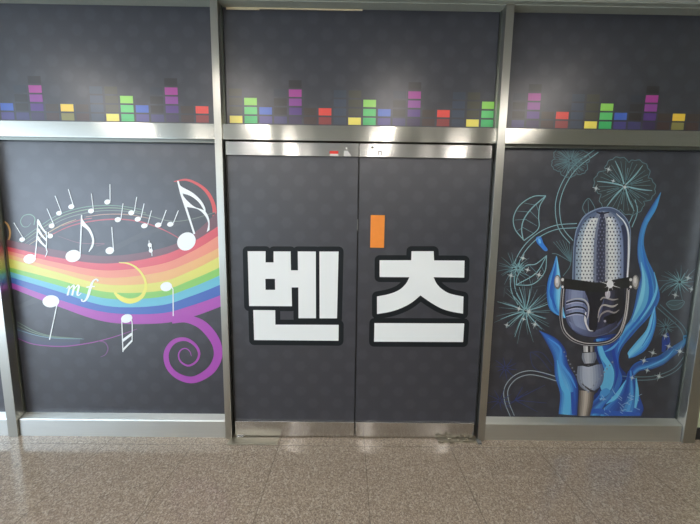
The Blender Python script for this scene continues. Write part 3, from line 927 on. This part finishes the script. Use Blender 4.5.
# left syllable
ow, wht = (23, 28, 32), (234, 238, 237)
shapes = {
    dl: [[(247.7, 251.2), (265.6, 251.2), (265.6, 262.4), (273.6, 262.4), (273.6, 251.4), (290.6, 251.4), (291, 270.3), (298, 270.3), (297.8, 251.4), (315.8, 251.5), (316, 318.2),
          (298.5, 318.2), (298.3, 287.4), (291.6, 287.4), (292, 306.2), (249.2, 306)],
         [(319.4, 251.5), (338.6, 251.5), (337, 318.3), (319.6, 318.3)],
         [(253.3, 310), (275.2, 310.2), (275.4, 324.6), (338.7, 324.8), (338.5, 340.7), (254.2, 340)]],
    dr: [[(411.5, 251.2), (433.6, 251.2), (434, 260.4), (464.5, 260.6), (464.2, 277.6)] + cat([(433.6, 277.2), (436.6, 283.6), (442, 289.2), (450, 293.6), (463.4, 296.6)], 4) + [(463, 313.6)] +
         cat([(463, 313.6), (450.5, 311.4), (440.4, 308), (430.6, 302.4), (420.4, 295.4)], 4)[1:] + cat([(420.4, 295.4), (411, 303), (400, 308.6), (389, 312), (377, 314)], 4)[1:] + [(377, 296.4)] +
         cat([(377, 296.4), (389, 294), (399, 290), (405.6, 284), (409.4, 277.2)], 4)[1:] + [(379.6, 277), (379.6, 260.2), (411.2, 260.2)],
         [(374.4, 323), (464.2, 323.4), (463, 342), (374, 341.6)]],
}
for d, pls in shapes.items():
    o = Ink(YD, 1)
    for pl in pls: o.outline(pl, G, ow)
    ob = o.build('lettering_outline', d, 'dark rounded outline round the white letters', VINYL)
    w = Ink(YD, 3, 1.0)
    for pl in pls: w.poly(pl, wht)
    if d is dl:
        w.poly([(265.4, 278.8), (275, 278.8), (275.2, 289.8), (265.6, 289.8)], ow, 1)
    w.build('lettering', d, 'large white Korean letter', VINYL)
mesh_obj('lock_cylinder', [(XG - .006, XG + .0005, YD - .003, YD + .002, 1.50, 1.575, .001)], GREYM, dl)
mesh_obj('lock_mark', [(.10, .118, YD0 - .002, YD0 + .001, 2.030, 2.046, .002)], GREYM, dr)
mesh_obj('lock_mark', [(.146, .152, YD0 - .0015, YD0 + .001, 1.992, 2.016), (.152, .164, YD0 - .0015, YD0 + .001, 2.010, 2.016), (.164, .170, YD0 - .0015, YD0 + .001, 1.992, 2.016)], GREYM, dr)


def card(name, x0, x1, z0, z1, y, th, mats, label, catg, split=None, pts=None):
    b_ = [(x0, x1, y - th, y, z0, z1, min(.0006, th * .3))]
    r = empty(name, ((x0 + x1) / 2, y, z0), label, catg)
    return r


s = empty('door_tag', (.155, YD, 1.385), 'upright orange rectangular tag on the right door leaf above the lettering', 'tag')
mesh_obj('tag_plate', [(.108, .202, YD - .005, YD, 1.385, 1.604, .0012)], ORANGE, s)
s = empty('sticker', (-.14, YD0, 1.977), 'small red and white sticker on the door top rail left of the gap', 'sticker')
mesh_obj('red_band', [(-.170, -.113, YD0 - .001, YD0 + .0004, 1.994, 2.012)], REDS, s)
mesh_obj('white_band', [(-.170, -.113, YD0 - .001, YD0 + .0004, 1.980, 1.9938)], WHITES, s)
bm_ = bmesh.new()


def label_shape(bm):
    pts = [(-.078, 1.980), (-.028, 1.980), (-.034, 1.992), (-.044, 2.002), (-.052, 2.014), (-.076, 2.014)]
    a = [bm.verts.new((x, YD0 - .001, z)) for x, z in pts]; c = [bm.verts.new((x, YD0 + .0004, z)) for x, z in pts]
    bm.faces.new(a); bm.faces.new(c[::-1])
    for i in range(6): bm.faces.new((a[i], c[i], c[(i + 1) % 6], a[(i + 1) % 6]))


tag(mesh_obj('sticker', [(-.066, -.056, YD0 - .001, YD0 + .0004, 2.024, 2.036)], WHITES, None, (-.052, YD0, 1.980), extra=label_shape), 'torn white sticker beside the red sticker on the door top rail', 'sticker')

# floor spring covers
PLATE = steel_mat('worn_floor_plate', (172, 166, 150), .5, aniso=0)
h = empty('floor_hinge_cover', (-.71, -.01, 0), 'thin steel floor plate under the left door leaf pivot', 'floor plate')
mesh_obj('cover_plate', [(-.872, -.522, -.056, .03, 0, .004, .001)], PLATE, h)
mesh_obj('pivot_block', [(-.83, -.78, .008, .03, .004, .009, .001)], STEEL2, h)
h = empty('floor_hinge_cover', (.80, -.01, 0), 'broken cluttered floor plate under the right door leaf pivot', 'floor plate')
mesh_obj('cover_plate', [(.62, .93, -.02, .03, 0, .004, .001)], PLATE, h)


def debris(bm):
    for j in range(14):
        x, y = random.uniform(.63, .93), random.uniform(-.03, .01)
        s_ = random.uniform(.005, .014)
        add_box(bm, x - s_, x + s_, y - s_ * .6, y + s_ * .6, .003, .006 + random.uniform(.002, .008), .001)


mesh_obj('mortar_crumbs', [(.66, .74, -.012, -.004, .004, .010, .002), (.80, .86, -.016, -.006, .004, .012, .002)], PLATE, h, extra=debris)
mesh_obj('pivot_block', [(.90, .925, -.034, .0, 0, .016, .002)], GREYM, h)

# ================================================================== light
W_ = bpy.data.worlds.new('World'); S.world = W_; W_.use_nodes = True
bg = W_.node_tree.nodes['Background']
bg.inputs['Color'].default_value = (.70, .84, 1.0, 1); bg.inputs['Strength'].default_value = 4.3

lamp = empty('ceiling_light', (-2.66, -1.45, ZC), 'unseen slim white ceiling lamp over the corridor', 'ceiling light', 'corridor ceiling lamps')
mesh_obj('housing', [(-2.71, -2.61, -1.95, -.95, ZC - .03, ZC, .004)], HOUSING, lamp)
mesh_obj('diffuser', [(-2.695, -2.625, -1.94, -.96, ZC - .05, ZC - .0302, .006)], LAMP, lamp)
for x, y in [(x, y) for y in (-1.45, -3.6, -5.75) for x in (-2.66, -1.13, .41, 1.94)][1:]:  # the two rear rows are added to spread sheen down the doors
    q = lamp.copy(); COL.objects.link(q); q.location = (x, y, ZC)
    for ch in lamp.children:
        e = ch.copy(); COL.objects.link(e); e.parent = q

S.view_settings.view_transform = 'Standard'; S.view_settings.look = 'None'
S.view_settings.gamma = 1; S.view_settings.use_curve_mapping = False
S.view_settings.exposure = 0.22
S.cycles.use_denoising = True
S.cycles.max_bounces = 8
